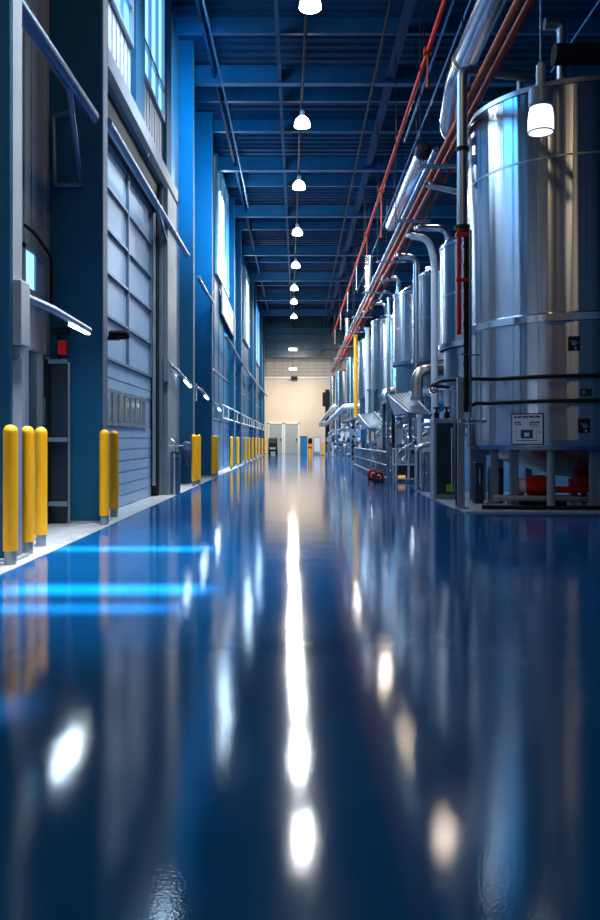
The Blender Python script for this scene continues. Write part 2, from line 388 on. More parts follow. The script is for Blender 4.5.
# ================================================================== LAMPS
def light_area(name, loc, size, power, col, rot=(0,0,0), shape='DISK', sy=None, spread=None):
    l = bpy.data.lights.new(name, 'AREA'); l.shape = shape; l.size = size
    if sy: l.size_y = sy
    l.energy = power; l.color = col
    if spread: l.spread = spread
    o = bpy.data.objects.new(name, l); COL.objects.link(o); o.location = loc; o.rotation_euler = rot
    return o
WARM = (1.0, 0.80, 0.60); NEUT = (1.0, 0.95, 0.88); COOL = (0.55, 0.78, 1.0); BLUE = (0.06, 0.40, 1.0)
lp = [(13.8,.21),(19.0,.10),(23.7,.03),(29.0,-.02),(34.5,-.1),(39.7,-.18),(43.6,-.22),(48.9,-.25)]
lamp0 = None
for i, (y, x) in enumerate(lp):
    lab = f'white bell pendant lamp, {ORD[i]} in the ceiling row counted from the camera'
    if lamp0 is None:
        lamp0 = thing('pendant_lamp', lab, 'lamp', (x,y,8.45), 'pendant lamps in the central ceiling row')
        a = MB(); a.lathe([(.19,0),(.185,.08),(.15,.16),(.09,.22),(.055,.24)], (x,y,8.45), 24, cap=False); a.build('lamp_shade', 'glow', lamp0)
        a = MB(); a.lathe([(.06,.235),(.06,.36),(.03,.40)], (x,y,8.45), 16); a.build('lamp_cap', 'greyframe', lamp0)
        a = MB(); a.tube([(x,y,8.84),(x,y,9.02)], .015); a.build('rod', 'dark', lamp0)
    else: dup(lamp0, (x,y,8.45), lab)
    light_area('lamp_light', (x,y,8.46), .2, (80,120,180,260,340,380,400,400)[i], (.82,.91,1.0) if i < 4 else NEUT)
for y, x, pw in ((7.5,.3,50),(1.5,.4,70),(-4.5,.5,70)):  # unseen lamp row carried on behind the camera, light sources only
    light_area('lamp_light', (x,y,8.46), .34, pw, (1.0,.72,.42))
def troffer(y, z, x, lab):
    t = thing('ceiling_panel_light', lab, 'light', (x,y,z))
    MB().box(x-.28,x+.28,y-.6,y+.6,z,z+.06).build('housing', 'greyframe', t)
    MB().box(x-.26,x+.26,y-.58,y+.58,z-.02,z).build('diffuser', 'glow', t)
    MB().tube([(x,y-.5,z+.05),(x,y-.5,9.9)], .01).tube([(x,y+.5,z+.05),(x,y+.5,9.9)], .01).build('rod', 'dark', t)
    light_area('lamp_light', (x,y,z-.05), 0.5, 260, WARM)
troffer(53, 7.0, -.33, 'bright ceiling panel light higher of two before the end wall')
troffer(57, 6.05, -.36, 'bright ceiling panel light lower of two before the end wall')
# glass pendant by the big tank
lx, ly = 2.61, 8.6
t = thing('glass_pendant_lamp', 'frosted glass pendant lamp hanging in front of the biggest steel tank', 'lamp', (lx,ly,4.3))
a = MB(); a.lathe([(.130,4.30),(.136,4.32),(.136,4.45),(.125,4.54),(.11,4.58)], (lx,ly,0), 28, cap=False); a.lathe([(.10,4.325),(.13,4.315)], (lx,ly,0), 28, cap=True); a.build('lamp_shade', 'glow2', t)
MB().torus((lx,ly,4.305), .133, .008).build('rim', 'greyframe', t)
a = MB(); a.lathe([(.115,4.57),(.128,4.60),(.128,4.76),(.09,4.79)], (lx,ly,0), 24); a.build('lamp_cap', 'frame', t)
a = MB(); a.lathe([(.05,4.78),(.05,5.02),(.02,5.06)], (lx,ly,0), 16); a.build('socket', 'greyframe', t)
a = MB(); a.tube([(lx,ly,5.0),(lx,ly,9.95)], .012); a.build('rod', 'bluecable', t)

# ================================================================== LEFT WALL FITTINGS
def wall_tube(pts, r, label, struts=()):
    t = thing('wall_tube', label, 'tube', pts[0])
    MB().tube(pts, r, 14).build('tube', 'bluetube', t)
    for a, b in struts: MB().tube([a,b], .03, 8).build('strut', 'bluetube', t)
wall_tube([(-2.42,6.81,4.75),(-2.36,9.2,4.72)], .075, 'thick blue-grey tube sloping from the photo top towards the dark column', [((-2.38,8.3,4.7),(-2.6,9.58,4.05)),((-2.6,9.56,4.05),(-2.9,9.56,4.05)),((-2.9,9.56,4.05),(-2.92,9.56,4.85)),((-2.92,9.56,4.85),(-2.7,9.5,4.9))])  # last three bars build a shadow outline on the column as geometry
wall_tube([(-2.36,9.9,4.93),(-2.36,17.0,4.93)], .06, 'long blue-grey tube running in front of the sectional door', [((-2.36,13.4,4.9),(-2.42,15.4,4.4)),((-2.38,15.4,4.4),(-2.62,15.0,4.36))])
wall_tube([(-2.32,18.5,4.78),(-2.32,21.75,4.72)], .045, 'short pale tube between the two brightest blue columns')
wall_tube([(-2.32,25.5,4.35),(-2.3,31,4.2),(-2.3,37,4.12),(-2.3,46,4.18),(-2.3,59.5,4.25)], .05, 'long pale tube along the far blue wall above the ladder tray')
t = thing('cable_ladder', 'white ladder tray along the blue wall above the bollard row', 'cable tray', (-2.4,25.5,1.7))
a = MB(); a.tube([(-2.4,25.5,2.12),(-2.4,58,2.02)], .03, 8); a.tube([(-2.4,25.5,1.7),(-2.4,58,1.7)], .03, 8); a.build('side_rail', 'white', t)
for i in range(17):
    y = 25.6+i*2.0; MB().tube([(-2.4,y,1.7),(-2.4,y,2.06)], .02, 6).build('rung', 'white', t)
MB().box(-2.55,-2.4,25.5,25.56,1.6,2.1).build('bracket', 'greyframe', t)

def led_arm(y0, y1, z, label, s=1.0, dz=0.0):
    t = thing('led_wall_light', label, 'wall light', (-2.36,y0,z))
    MB().tube([(-2.335,y0,z+.02),(-2.29,y0+.35*(y1-y0),z+.02-dz*.35),(-2.29,y1,z-dz)], .032*s, 10).build('arm', 'trim', t)
    MB().slab([(-2.315,y0+.66*(y1-y0),z-.02*s-dz*.66),(-2.275,y0+.66*(y1-y0),z-.02*s-dz*.66),(-2.275,y1,z-.02*s-dz),(-2.315,y1,z-.02*s-dz)], .02*s).build('diffuser', 'led', t)
    MB().box(-2.42,-2.33,y0-.1,y0+.06,z-.3*s,z+.1*s).build('bracket', 'trim', t)
    light_area('led_light', (-2.3,(y0+y1)/2+.2,z-.08), .06, 14, COOL, shape='RECTANGLE', sy=(y1-y0)*.4)
led_arm(6.75, 8.75, 2.2, 'curved LED wall light on the near column above three bollards', 1.2)
led_arm(14.5, 17.1, 2.36, 'LED wall light on the grey jamb above the stainless bin', 1.0, .2)
led_arm(18.4, 20.4, 2.2, 'LED wall light just past the bright blue column', 1.0, .13)
led_arm(22.05, 23.6, 2.0, 'LED wall light furthest along the blue wall, third past the door', 1.0, .1)
# black spot camera on column edge above door windows
t = thing('security_camera', 'black camera on the dark column edge above the door windows', 'camera', (-2.34,9.95,2.3))
a = MB(); a.lathe([(.05,-.12),(.06,-.1),(.06,.1),(.04,.13)], (-2.25,10.05,2.32), 16, 'x'); a.build('housing', 'dark', t)
a = MB(); a.box(-2.42,-2.22,9.86,9.98,2.24,2.28); a.build('bracket', 'dark', t)
# junction box on near column
t = thing('junction_box', 'grey junction box fixed to the near column beside the LED arm', 'box', (-2.34,6.7,2.1))
MB().box(-2.345,-2.27,6.56,6.78,1.78,2.32).build('housing', 'trim', t, .01)
MB().box(-2.35,-2.29,6.6,6.7,1.68,1.78).build('cable_gland', 'greyframe', t)
# dark equipment frame by column 1
t = thing('equipment_frame', 'dark open frame standing against the wide blue column', 'frame', (-2.85,9.45,0))
MB().box(-2.99,-2.94,9.38,9.58,.006,1.95).build('post', 'dark', t)
MB().tube([(-2.72,9.5,.006),(-2.72,9.5,1.92)], .018, 8).build('post', 'trim', t)
MB().box(-2.97,-2.72,9.53,9.58,.006,1.9).build('back_panel', 'darkpanel', t)
for z in (.22,.98,1.9): MB().box(-2.97,-2.72,9.42,9.5,z,z+.05).build('rail', 'frame', t)
t = thing('fire_alarm', 'red alarm box on a bracket above the dark frame', 'alarm', (-2.76,9.4,1.95))
a = MB(); a.box(-2.82,-2.72,9.36,9.46,2.0,2.17); a.build('housing', 'red', t, .02)
a = MB(); a.tube([(-2.84,9.5,1.9),(-2.84,9.5,2.28)], .012, 8); a.box(-2.9,-2.72,9.44,9.54,2.26,2.33); a.build('bracket', 'dark', t)
# pipe loop around near small window
conduit('bent_pipe', [(-2.9,8.5,3.28),(-2.9,8.8,3.28),(-2.9,9.4,3.15),(-2.9,9.4,2.5)], .02, 'dark', 'thin dark bent pipe looping around the small lit window', 'pipe', .12)
# wall board
b = MB(); b.slab([(-2.44,25.8,5.1),(-2.36,30.2,4.75),(-2.36,30.2,5.6),(-2.44,25.8,6.0)], .04)
o = b.build('wall_board', 'board', None, loc=(-2.4,28,5)); tag(o, 'mottled board fixed on the blue wall under the tall white window', 'board')
# stainless bin and blue cover
t = thing('litter_bin', 'slim stainless bin standing on the pale kerb by the door jamb', 'bin', (-2.27,14.75,.006))
a = MB(); a.lathe([(.10,.006),(.10,.03),(.095,.05),(.095,.70),(.10,.72),(.10,.76)], (-2.24,14.6,0), 24); a.build('body', 'pipe', t)
a = MB(); a.lathe([(.085,.76),(.08,.79),(.03,.81)], (-2.24,14.6,0), 24); a.build('lid', 'dark', t)
a = MB(); a.tube([(-2.24,14.6,.8),(-2.24,14.6,.95),(-2.32,14.62,1.02)], .012, 8, .05); a.tube([(-2.42,14.6,.9),(-2.1,14.6,.9)], .008, 6); a.build('handle', 'pipe', t)
t = thing('hose_bag', 'dark blue bag hanging on the blue column beside the bin', 'bag', (-2.45,17.85,.5))
a = MB(); pr = [(.02,.0),(.08,.06),(.12,.22),(.13,.36),(.10,.5),(.05,.56)]
a.lathe(pr, (-2.47,17.74,.42), 16); a.build('body', 'navy', t)
MB().torus((-2.47,17.76,1.0), .07, .012, 'y').build('strap', 'navy', t)

# bollards
bl = [(-2.30,6.40,'yellow bollard closest to the camera on the left kerb'),
      (-2.36,6.98,'yellow bollard, middle one of the three by the near column'),
      (-2.41,7.50,'yellow bollard, third of three beside the near door'),
      (-2.27,9.38,'yellow bollard in front of the wide dark blue column'),
      (-2.38,10.35,'yellow bollard at the near end of the sectional door'),
      (-2.245,17.3,'yellow bollard in front of the bright blue column'),
      (-2.235,17.95,'yellow bollard just behind the one at the bright blue column'),
      (-2.245,21.2,'yellow bollard at the blue column past the bright one'),
      (-2.245,22.0,'yellow bollard close behind the column past the bright one')]
for i, (y, x) in enumerate(((27.4,-2.28),(29.9,-2.25),(34.0,-2.24),(36.6,-2.24),(39.4,-2.24),(42.6,-2.24),(46.2,-2.24),(50.2,-2.24),(54.6,-2.24))):
    bl.append((x, y, f'small distant yellow bollard, {ORD[i]} in the row under the ladder tray'))
b0 = None
for x, y, lab in bl:
    if b0 is None:
        b0 = thing('bollard', lab, 'bollard', (x,y,.006), 'yellow bollards on the left kerb')
        r = .058
        a = MB(); a.lathe([(r,.115),(r,1.065)] + [(r*math.cos(k*math.pi/12), 1.065+.058*math.sin(k*math.pi/12)) for k in range(1,7)], (x,y,0), 24); a.build('sleeve', 'yellow', b0)
        a = MB(); a.lathe([(.047,.006),(.047,.115)], (x,y,0), 20); a.build('post', 'greyframe', b0)
    else: dup(b0, (x,y,.006), lab)
o = MB().box(-2.32,-2.27,6.99,7.05,.14,.17).build('bollard_plug', 'dark', None); bpy.data.objects.remove(o)

# ================================================================== FAR END THINGS
t = thing('parked_machine', 'black low machine parked by the end of the bollard row', 'machine', (-1.75,56,0))
a = MB(); a.prism([(55.2,.2),(55.2,.8),(55.7,1.15),(56.5,1.0),(56.8,.5),(56.8,.2)], 'x', -2.05, -1.45); a.build('body', 'dark', t, .05)
for (x,y) in ((-2.0,55.4),(-1.5,55.4),(-2.0,56.6),(-1.5,56.6)):
    a = MB(); a.lathe([(.2,-.06),(.2,.06)], (x,y,.2), 16, 'x'); a.build('wheel', 'dark', t)
MB().box(-1.95,-1.55,55.1,55.2,.35,.5).build('bumper', 'greyframe', t)
t = thing('blue_cabinet', 'blue cabinet standing before the cream end wall', 'cabinet', (.35,54,0))
MB().box(.15,.62,53.8,54.3,.0,1.2).build('body', 'bluebox', t, .02); MB().box(.12,.65,53.78,54.32,1.2,1.25).build('top', 'dark', t)
t = thing('orange_drum', 'small yellow and dark drum beside the blue cabinet', 'drum', (.85,54,0))
a = MB(); a.lathe([(.14,0),(.14,.35),(.15,.37),(.14,.39),(.14,.75)], (.82,54,0), 20); a.build('body', 'yellow', t)
a = MB(); a.lathe([(.15,.75),(.15,1.05),(.05,1.15)], (.82,54,0), 20); a.build('lid', 'dark', t); a = MB(); a.lathe([(.143,.42),(.143,.55)], (.82,54,0), 20); a.build('band', 'red', t)
t = thing('pale_cabinet', 'pale grey cabinet right of the blue cabinet at the far end', 'cabinet', (1.4,55,0))
MB().box(1.05,1.55,54.6,55.2,0,1.25).build('body', 'greypanel', t, .02); MB().box(1.1,1.5,54.57,54.6,.2,1.15).build('door', 'white', t)
t = thing('bollard', 'lone yellow bollard on the right side near the end wall', 'bollard', (1.55,51.5,0))
a = MB(); a.lathe([(.075,.0),(.075,.82)] + [(.075*math.cos(k*math.pi/8), .82+.06*math.sin(k*math.pi/8)) for k in range(1,5)], (1.6,51.5,0), 20); a.build('sleeve', 'yellow', t)
a = MB(); a.lathe([(.09,0),(.09,.03)], (1.6,51.5,0), 20); a.build('base_plate', 'dark', t)
t = thing('loading_crane', 'tall dark column hoist beside the end wall on the right', 'hoist', (2.1,57,0))
MB().box(1.95,2.25,57,57.3,0,4.6).build('post', 'dark', t); MB().box(1.75,2.3,56.9,57.35,3.4,4.4).build('motor_box', 'dark', t, .05); MB().box(1.5,1.95,57,57.2,1.95,2.25).build('control_box', 'frame', t)

# ================================================================== BIG TANK
TC = Vector((4.35, 12.8, 0)); TR = 1.6
def hit(px, c=TC, r=TR):
    k = (px-VX)/F; A = k*k+1; B = -2*(k*c.x+c.y); C_ = c.x**2+c.y**2-r*r
    D = B*B-4*A*C_; t_ = (-B-math.sqrt(max(D,0)))/(2*A); return Vector((k*t_, t_, 0))
def ang(px, r=TR):
    p = hit(px, TC, r)-TC; return math.atan2(p.y, p.x)
def patch(mb, a0, a1, z0, z1, r, c=TC, n=8, t=.012):
    vs = []; fs = []
    for i in range(n+1):
        a = a0+(a1-a0)*i/n; ca, sa = math.cos(a), math.sin(a)
        for rr, z in ((r,z0),(r,z1),(r-t,z1),(r-t,z0)): vs.append((c.x+rr*ca, c.y+rr*sa, z))
    for i in range(n):
        for k in range(4):
            j = (k+1)%4; fs.append((i*4+k, (i+1)*4+k, (i+1)*4+j, i*4+j))
    fs.append((0,1,2,3)); e = n*4; fs.append((e+3,e+2,e+1,e))
    mb.add(vs, fs); return mb
def ring(mb, R, z, r, c=TC, seg=72): return mb.torus((c.x,c.y,z), R, r, 'z', seg, 8)

tk = thing('steel_tank', 'biggest brushed steel tank, closest to the camera, with a white placard', 'tank', (TC.x,TC.y,.02), 'brushed steel process tanks')
a = MB(); a.lathe([(TR,2.82),(TR,5.02)], TC, 96, cap=False); a.lathe([(TR,5.05),(TR,6.03)], TC, 96, cap=False); a.build('shell', 'tank', tk)
a = MB(); a.lathe([(TR+.004,5.02),(TR+.004,5.05)], TC, 96, cap=False); a.build('weld_seam', 'pipe_dull', tk)
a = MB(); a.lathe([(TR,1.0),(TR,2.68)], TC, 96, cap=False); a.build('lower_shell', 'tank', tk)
a = MB(); a.lathe([(TR,2.68),(TR+.05,2.69),(TR+.05,2.79),(TR,2.82)], TC, 96, cap=False); a.build('band', 'band', tk)
a = MB(); a.lathe([(TR-.1,.84),(TR-.03,.86),(TR,.92),(TR+.005,1.0)], TC, 96, cap=False)
a.build('bottom_rim', 'tank_dark', tk)
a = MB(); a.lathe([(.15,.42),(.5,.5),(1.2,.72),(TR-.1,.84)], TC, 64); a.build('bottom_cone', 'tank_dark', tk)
a = MB(); a.lathe([(TR+.02,6.03),(TR+.02,6.10),(TR-.05,6.14),(.6,6.5),(0.001,6.55)], TC, 96, cap=False); a.build('roof', 'pipe_dull', tk)
for px in (476,494,514,551,594):
    p = hit(px, TC, 1.42); x, y = p.x, p.y; w_ = .055
    if px == 551: lg = MB().tube([(x,y,.02),(x,y,.86)], .06, 16); lg.box(x-.08,x+.08,y-.08,y+.08,.02,.04)
    elif px == 476: lg = MB().box(x-.1,x+.16,y-.04,y+.05,.02,.92)
    else: lg = MB().box(x-w_,x+w_,y-w_,y+w_,.02,.86); lg.box(x-.09,x+.09,y-.09,y+.09,.02,.035)
    lg.build('leg', 'frame' if px != 551 else 'greyframe', tk)
for an in (0.2, 1.2, 2.2):
    x, y = TC.x+1.42*math.cos(an), TC.y+1.42*math.sin(an); MB().box(x-.055,x+.055,y-.055,y+.055,.02,.9).build('leg', 'frame', tk)
# dark rail pipes on stand-offs
for z, sgn in ((1.90,0),(1.55,1)):
    pts = []
    for i in range(49):
        an = math.radians(190 + 140*i/48); pts.append((TC.x+(TR+.09)*math.cos(an), TC.y+(TR+.09)*math.sin(an), z))
    if sgn: pts = [(2.30,11.55,.05),(2.30,11.55,1.3),(2.42,11.6,1.44),(2.60,11.72,1.54)] + [p for p in pts[6:]]
    else: pts = [(2.55,13.6,z),(2.2,13.2,z),(2.18,12.2,z),(2.45,11.75,z)] + pts[8:]
    rp = MB().tube(pts, .028, 10, .08).build('rail_pipe', 'dark', tk)
    so = MB()
    for an in (215,235,255,275,295,315):
        an = math.radians(an); so.tube([(TC.x+TR*math.cos(an),TC.y+TR*math.sin(an),z),(TC.x+(TR+.09)*math.cos(an),TC.y+(TR+.09)*math.sin(an),z)], .014, 6)
    so.build('stand_off', 'dark', rp)
# placard
a0, a1 = ang(513), ang(543)
z1, z0 = 1.37, .945
pc = patch(MB(), a0, a1, z0, z1, TR+.02, n=8, t=.015).build('placard', 'placard', tk)
fr = MB(); da = .006
patch(fr, a0-da, a1+da, z1, z1+.012, TR+.024); patch(fr, a0-da, a1+da, z0-.012, z0, TR+.024); patch(fr, a0-da, a0, z0, z1, TR+.024, n=1); patch(fr, a1, a1+da, z0, z1, TR+.024, n=1)
fr.build('placard_frame', 'dark', pc)
ink = MB()
def ik(u0,u1,v0,v1,n=4): patch(ink, a0+(a1-a0)*u0, a0+(a1-a0)*u1, z0+(z1-z0)*v0, z0+(z1-z0)*v1, TR+.0225, n=n, t=.006)
for i,(u0,u1) in enumerate(((.07,.17),(.2,.34),(.37,.55),(.58,.74),(.77,.93))): ik(u0,u1,.885,.945,2)
for (u0,u1) in ((.08,.18),(.2,.3),(.6,.72),(.74,.9)): ik(u0,u1,.70,.75,1)
for (u0,u1) in ((.1,.34),(.58,.86)): ik(u0,u1,.64,.665,2)
ik(.62,.9,.58,.60,2)
ik(.30,.42,.18,.48,1); ik(.58,.70,.18,.48,1); ik(.42,.58,.38,.48,1); ik(.42,.58,.18,.25,1)
ik(.14,.86,.10,.125,4); ik(.88,.92,.36,.42,1)
for v in (.5,.42,.34,.26,.18): ik(.10,.16,v,v+.02,1); ik(.80,.85,v,v+.02,1)
ink.build('placard_print', 'ink', pc)
# small fittings on shell
def fitting(px, z, big):
    an = ang(px); r = TR; x, y = TC.x+r*math.cos(an), TC.y+r*math.sin(an)
    f = patch(MB(), an-.05, an+.05, z-.1, z+.1, TR+.02, n=3); fo = f.build('fitting_plate', 'dark' if big else 'darkpanel', tk)
    n = Vector((math.cos(an),math.sin(an),0)); p = Vector((x,y,z))
    k = MB(); k.tube([p+n*.01, p+n*.09], .035, 12); k.tube([p+n*.09+Vector((-.05,0,.03)), p+n*.09+Vector((.06,0,-.01))], .016, 8); k.tube([p+n*.01+Vector((.02,0,-.07)), p+n*.05+Vector((.02,0,-.07))], .02, 10)
    k.build('valve_knob', 'pipe', fo)
fitting(574, 2.36, True); fitting(584, 1.20, True)
an = ang(586); f = patch(MB(), an-.05, an+.05, 1.62, 1.72, TR+.02, n=3).build('fitting_plate', 'darkpanel', tk)
patch(MB(), an-.03, an-.012, 1.65, 1.69, TR+.026, n=1).build('valve_knob', 'pipe', f)
# pipes on the roof of the big tank
a = MB(); a.tube([(3.9,12.2,6.88),(6.4,12.2,6.88)], .16, 20); a.build('roof_pipe', 'dark', tk)
a = MB(); a.tube([(3.85,12.5,7.5),(4.13,12.5,7.5),(4.13,12.5,6.3)], .09, 16, .25); a.build('roof_pipe', 'pipe_dull', tk)
a = MB(); a.tube([(3.45,12.4,6.2),(3.45,12.4,6.65),(3.35,12.4,6.75)], .06, 12, .1); a.build('roof_pipe', 'pipe_dull', tk)
a = MB(); a.tube([(4.95,12.0,6.9),(4.95,12.0,7.3)], .2, 20); a.build('roof_pipe', 'pipe_dull', tk)
# feed pipe beside the big tank
t = thing('feed_pipe', 'tall steel pipe rising beside the biggest tank and bending over its roof', 'pipe', (2.36,11.5,.02))
a = MB(); a.tube([(2.36,11.5,4.05),(2.36,11.5,6.33),(3.75,11.9,6.38)], .075, 16, .14); a.build('upper_pipe', 'pipe_dull', t)
a = MB(); a.lathe([(.11,4.02),(.11,4.08)], (2.36,11.5,0), 18); a.lathe([(.095,5.15),(.095,5.2)], (2.36,11.5,0), 18); a.build('flange', 'dark', t)
a = MB(); a.tube([(2.295,11.4,2.5),(2.295,11.4,4.0)], .032, 12); a.box(2.25,2.42,11.36,11.44,3.9,3.95); a.box(2.25,2.42,11.36,11.44,3.26,3.3); a.build('red_riser', 'red', t)
a = MB(); a.tube([(2.40,11.42,1.4),(2.40,11.42,4.02)], .035, 12)
for i in range(9): a.lathe([(.043,1.5+i*.28),(.043,1.55+i*.28)], (2.40,11.42,0), 12)
a.build('black_riser', 'dark', t)
a = MB(); a.tube([(2.47,11.52,.9),(2.47,11.52,4.02)], .035, 12); a.build('silver_riser', 'pipe', t)
a = MB(); a.box(2.29,2.39,11.46,11.56,.02,1.9); a.box(2.24,2.44,11.4,11.62,.02,.04); a.build('post', 'greyframe', t)
a = MB(); a.tube([(2.3,11.35,1.27),(2.7,11.5,1.27)], .025, 10); a.lathe([(.045,0),(.045,.08)], (2.42,11.38,1.27), 12, 'x'); a.build('branch_pipe', 'pipe', t); a = MB(); a.tube([(2.3,11.35,2.22),(2.62,11.5,2.22)], .012, 8); a.build('branch_pipe', 'pipe', t)

# things under and by the big tank
t = thing('pump', 'red pump under the biggest tank', 'pump', (3.7,12.1,.02))
a = MB(); a.lathe([(.06,0),(.15,.04),(.15,.3),(.08,.36)], (3.42,12.05,.32), 20, 'x'); a.build('motor', 'red', t)
a = MB(); a.tube([(3.75,12.05,.25),(4.5,12.1,.25)], .05, 12); a.tube([(4.1,12.05,.2),(4.1,12.05,.42)], .03, 10); a.build('red_pipe', 'red', t)
a = MB(); a.lathe([(.1,0),(.13,.03),(.13,.12),(.1,.15)], (3.27,12.05,.3), 18, 'x'); a.build('casing', 'white', t)
a = MB(); a.box(3.2,4.0,11.9,12.2,.02,.12); a.build('base', 'dark', t)
t = thing('pump', 'red valve motor behind the grey round leg of the biggest tank', 'pump', (4.5,12.3,.02))
a = MB(); a.lathe([(.05,0),(.12,.03),(.12,.28),(.06,.32)], (4.3,12.45,.36), 18, 'x'); a.build('motor', 'red', t)
a = MB(); a.tube([(4.45,12.45,.02),(4.45,12.45,.3)], .05, 10); a.build('stand', 'dark', t)
conduit('black_hose', [(2.6,11.3,.055),(3.2,11.16,.055),(4.0,11.14,.055),(4.7,11.2,.055)], .03, 'dark', 'black hose lying under the front of the biggest tank', 'hose', .25)
conduit('grey_pipe', [(2.9,11.9,.14),(4.4,11.7,.14)], .05, 'pipe_dull', 'grey pipe lying low behind the tank legs', 'pipe')
for (x0,x1,y,z1,lab,gm) in ((2.72,2.86,12.3,.66,'narrow dark gauge cabinet between the left tank legs','pipe'),(2.98,3.18,12.35,.58,'wider dark cabinet with pale fittings behind the front tank leg','white')):
    t = thing('gauge_cabinet', lab, 'cabinet', ((x0+x1)/2,y,.02))
    MB().box(x0,x1,y,y+.25,.02,z1).build('body', 'darkpanel', t, .02)
    a = MB(); a.lathe([(.02,0),(.02,-.04)], ((x0+x1)/2,y,z1*.75), 12, 'y'); a.tube([((x0+x1)/2,y-.03,z1*.5),((x0+x1)/2,y-.03,z1*.85)], .01, 6); a.build('gauge', gm, t)
t = thing('control_cabinet', 'tall grey framed cabinet with dark door left of the biggest tank', 'cabinet', (2.45,13.3,.02))
MB().box(2.26,2.62,13.3,13.7,.02,1.36).build('body', 'greyframe', t, .01)
MB().box(2.30,2.58,13.27,13.3,.10,1.28).build('door', 'darkpanel', t, .005)
MB().tube([(2.55,13.25,.25),(2.55,13.25,1.2)], .018, 8).build('pipe', 'pipe', t)
MB().box(2.46,2.56,13.2,13.27,.14,.26).build('green_fitting', 'green', t)
for x in (2.33,2.5): 
    a = MB(); a.box(x-.04,x+.04,13.4,13.5,1.36,1.46); a.lathe([(.02,1.46),(.02,1.52),(.06,1.53),(.06,1.55)], (x,13.45,0), 12); a.build('top_valve', 'dark', t)
t = thing('pump_stand', 'grey stand with dark base between cabinet and biggest tank', 'stand', (2.78,13.2,.02))
a = MB(); a.box(2.62,2.82,13.9,14.1,.02,.35); a.build('base', 'dark', t); a = MB(); a.tube([(2.72,14,.35),(2.72,14,.78)], .04, 10); a.lathe([(.09,.78),(.09,.83)], (2.72,14,0), 14); a.build('pole', 'white', t)

# ================================================================== OTHER TANKS
def tank(c, R, zt, zring, zb, label, dome=.35, cone=False, seg=64, legs=True, pm='tank'):
    c = Vector((c[0],c[1],0))
    t = thing('steel_tank', label, 'tank', (c.x,c.y,0), 'brushed steel process tanks')
    a = MB(); a.lathe([(R,zring),(R,zt)], c, seg, cap=False); a.build('shell', pm, t)
    a = MB()
    if cone: a.lathe([(R,zt),(R*.25,zt+dome),(.001,zt+dome)], c, seg, cap=False)
    else: a.lathe([(R*math.cos(k*math.pi/16), zt+dome*math.sin(k*math.pi/16)) for k in range(9)], c, seg, cap=False)
    a.build('roof', 'tank', t)
    a = MB(); a.lathe([(R,zring-.05),(R+.04,zring-.04),(R+.04,zring+.06),(R,zring+.07)], c, seg, cap=False); a.lathe([(R,zt-.04),(R+.02,zt-.03),(R+.02,zt+.02),(R,zt+.03)], c, seg, cap=False); a.lathe([(R,(zt+zring)/2-.02),(R+.006,(zt+zring)/2-.02),(R+.006,(zt+zring)/2+.02)], c, seg, cap=False); a.build('band', 'band', t)
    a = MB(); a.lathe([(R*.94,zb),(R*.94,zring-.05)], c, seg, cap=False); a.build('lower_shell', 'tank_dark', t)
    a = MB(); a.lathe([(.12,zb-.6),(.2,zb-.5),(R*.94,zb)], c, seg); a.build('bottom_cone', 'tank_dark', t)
    for an in (225,315,45,135):
        an = math.radians(an); x, y = c.x+R*.86*math.cos(an), c.y+R*.86*math.sin(an)
        MB().box(x-.07,x+.07,y-.07,y+.07,0,zb+.2).build('leg', 'frame', t)
    a = MB(); a.tube([(c.x,c.y,zt+dome-.05),(c.x,c.y,zt+dome+.3)], .12, 14); a.lathe([(.17,zt+dome+.28),(.17,zt+dome+.34)], c, 16); a.build('nozzle', 'pipe', t)
    return t
tank((4.2,16.5), 1.25, 4.95, 2.9, 1.3, 'steel tank half hidden behind the vertical risers, second from camera', .35)
tank((4.11,20.5), 1.15, 5.1, 3.0, 2.3, 'domed steel tank above the big copper-toned elbow, third from camera', .3)
tank((4.07,24.5), 1.15, 5.4, 3.3, 2.3, 'steel tank with a conical roof, fourth from camera', .55, True)
tank((3.99,31.0), 1.15, 5.55, 2.6, 2.1, 'steel tank with bright top edge, fifth from camera', .25)
tank((3.99,38.5), 1.10, 5.7, 3.0, 2.2, 'steel tank behind the yellow upright pipe, sixth from camera', .3)
tank((3.86,46.0), 1.10, 5.5, 2.9, 2.2, 'small distant steel tank past the yellow pipe, seventh from camera', .3)
tank((3.80,53.0), 1.10, 5.4, 2.9, 2.2, 'farthest steel tank before the end wall', .3)

# upright pipes between tanks
def pipe(name, pts, r, m, label, bend=.15, cat='pipe', seg=12, fl=None):
    t = thing(name, label, cat, pts[0])
    MB().tube(pts, r, seg, bend).build('tube', m, t)
    for q in (pts[0], pts[-1]):
        MB().lathe([(r*1.35,-.03),(r*1.35,.03)], q, seg).build('flange', m, t)
    return t
pipe('upright_pipe', [(3.09,18.1,.02),(3.09,18.1,5.05),(2.95,18.1,5.55),(2.55,18.1,5.62)], .08, 'white', 'bright upright pipe between second and third tanks bending to the pipe rack', .2)
pipe('upright_pipe', [(2.95,19.95,.02),(2.95,19.95,5.55),(2.5,19.95,5.6)], .075, 'pipe', 'upright pipe along the left side of the domed third tank', .2)
pipe('upright_pipe', [(2.95,26.0,.02),(2.95,26.0,5.6)], .055, 'pipe', 'slim upright pipe between conical roofed tank and fifth tank')


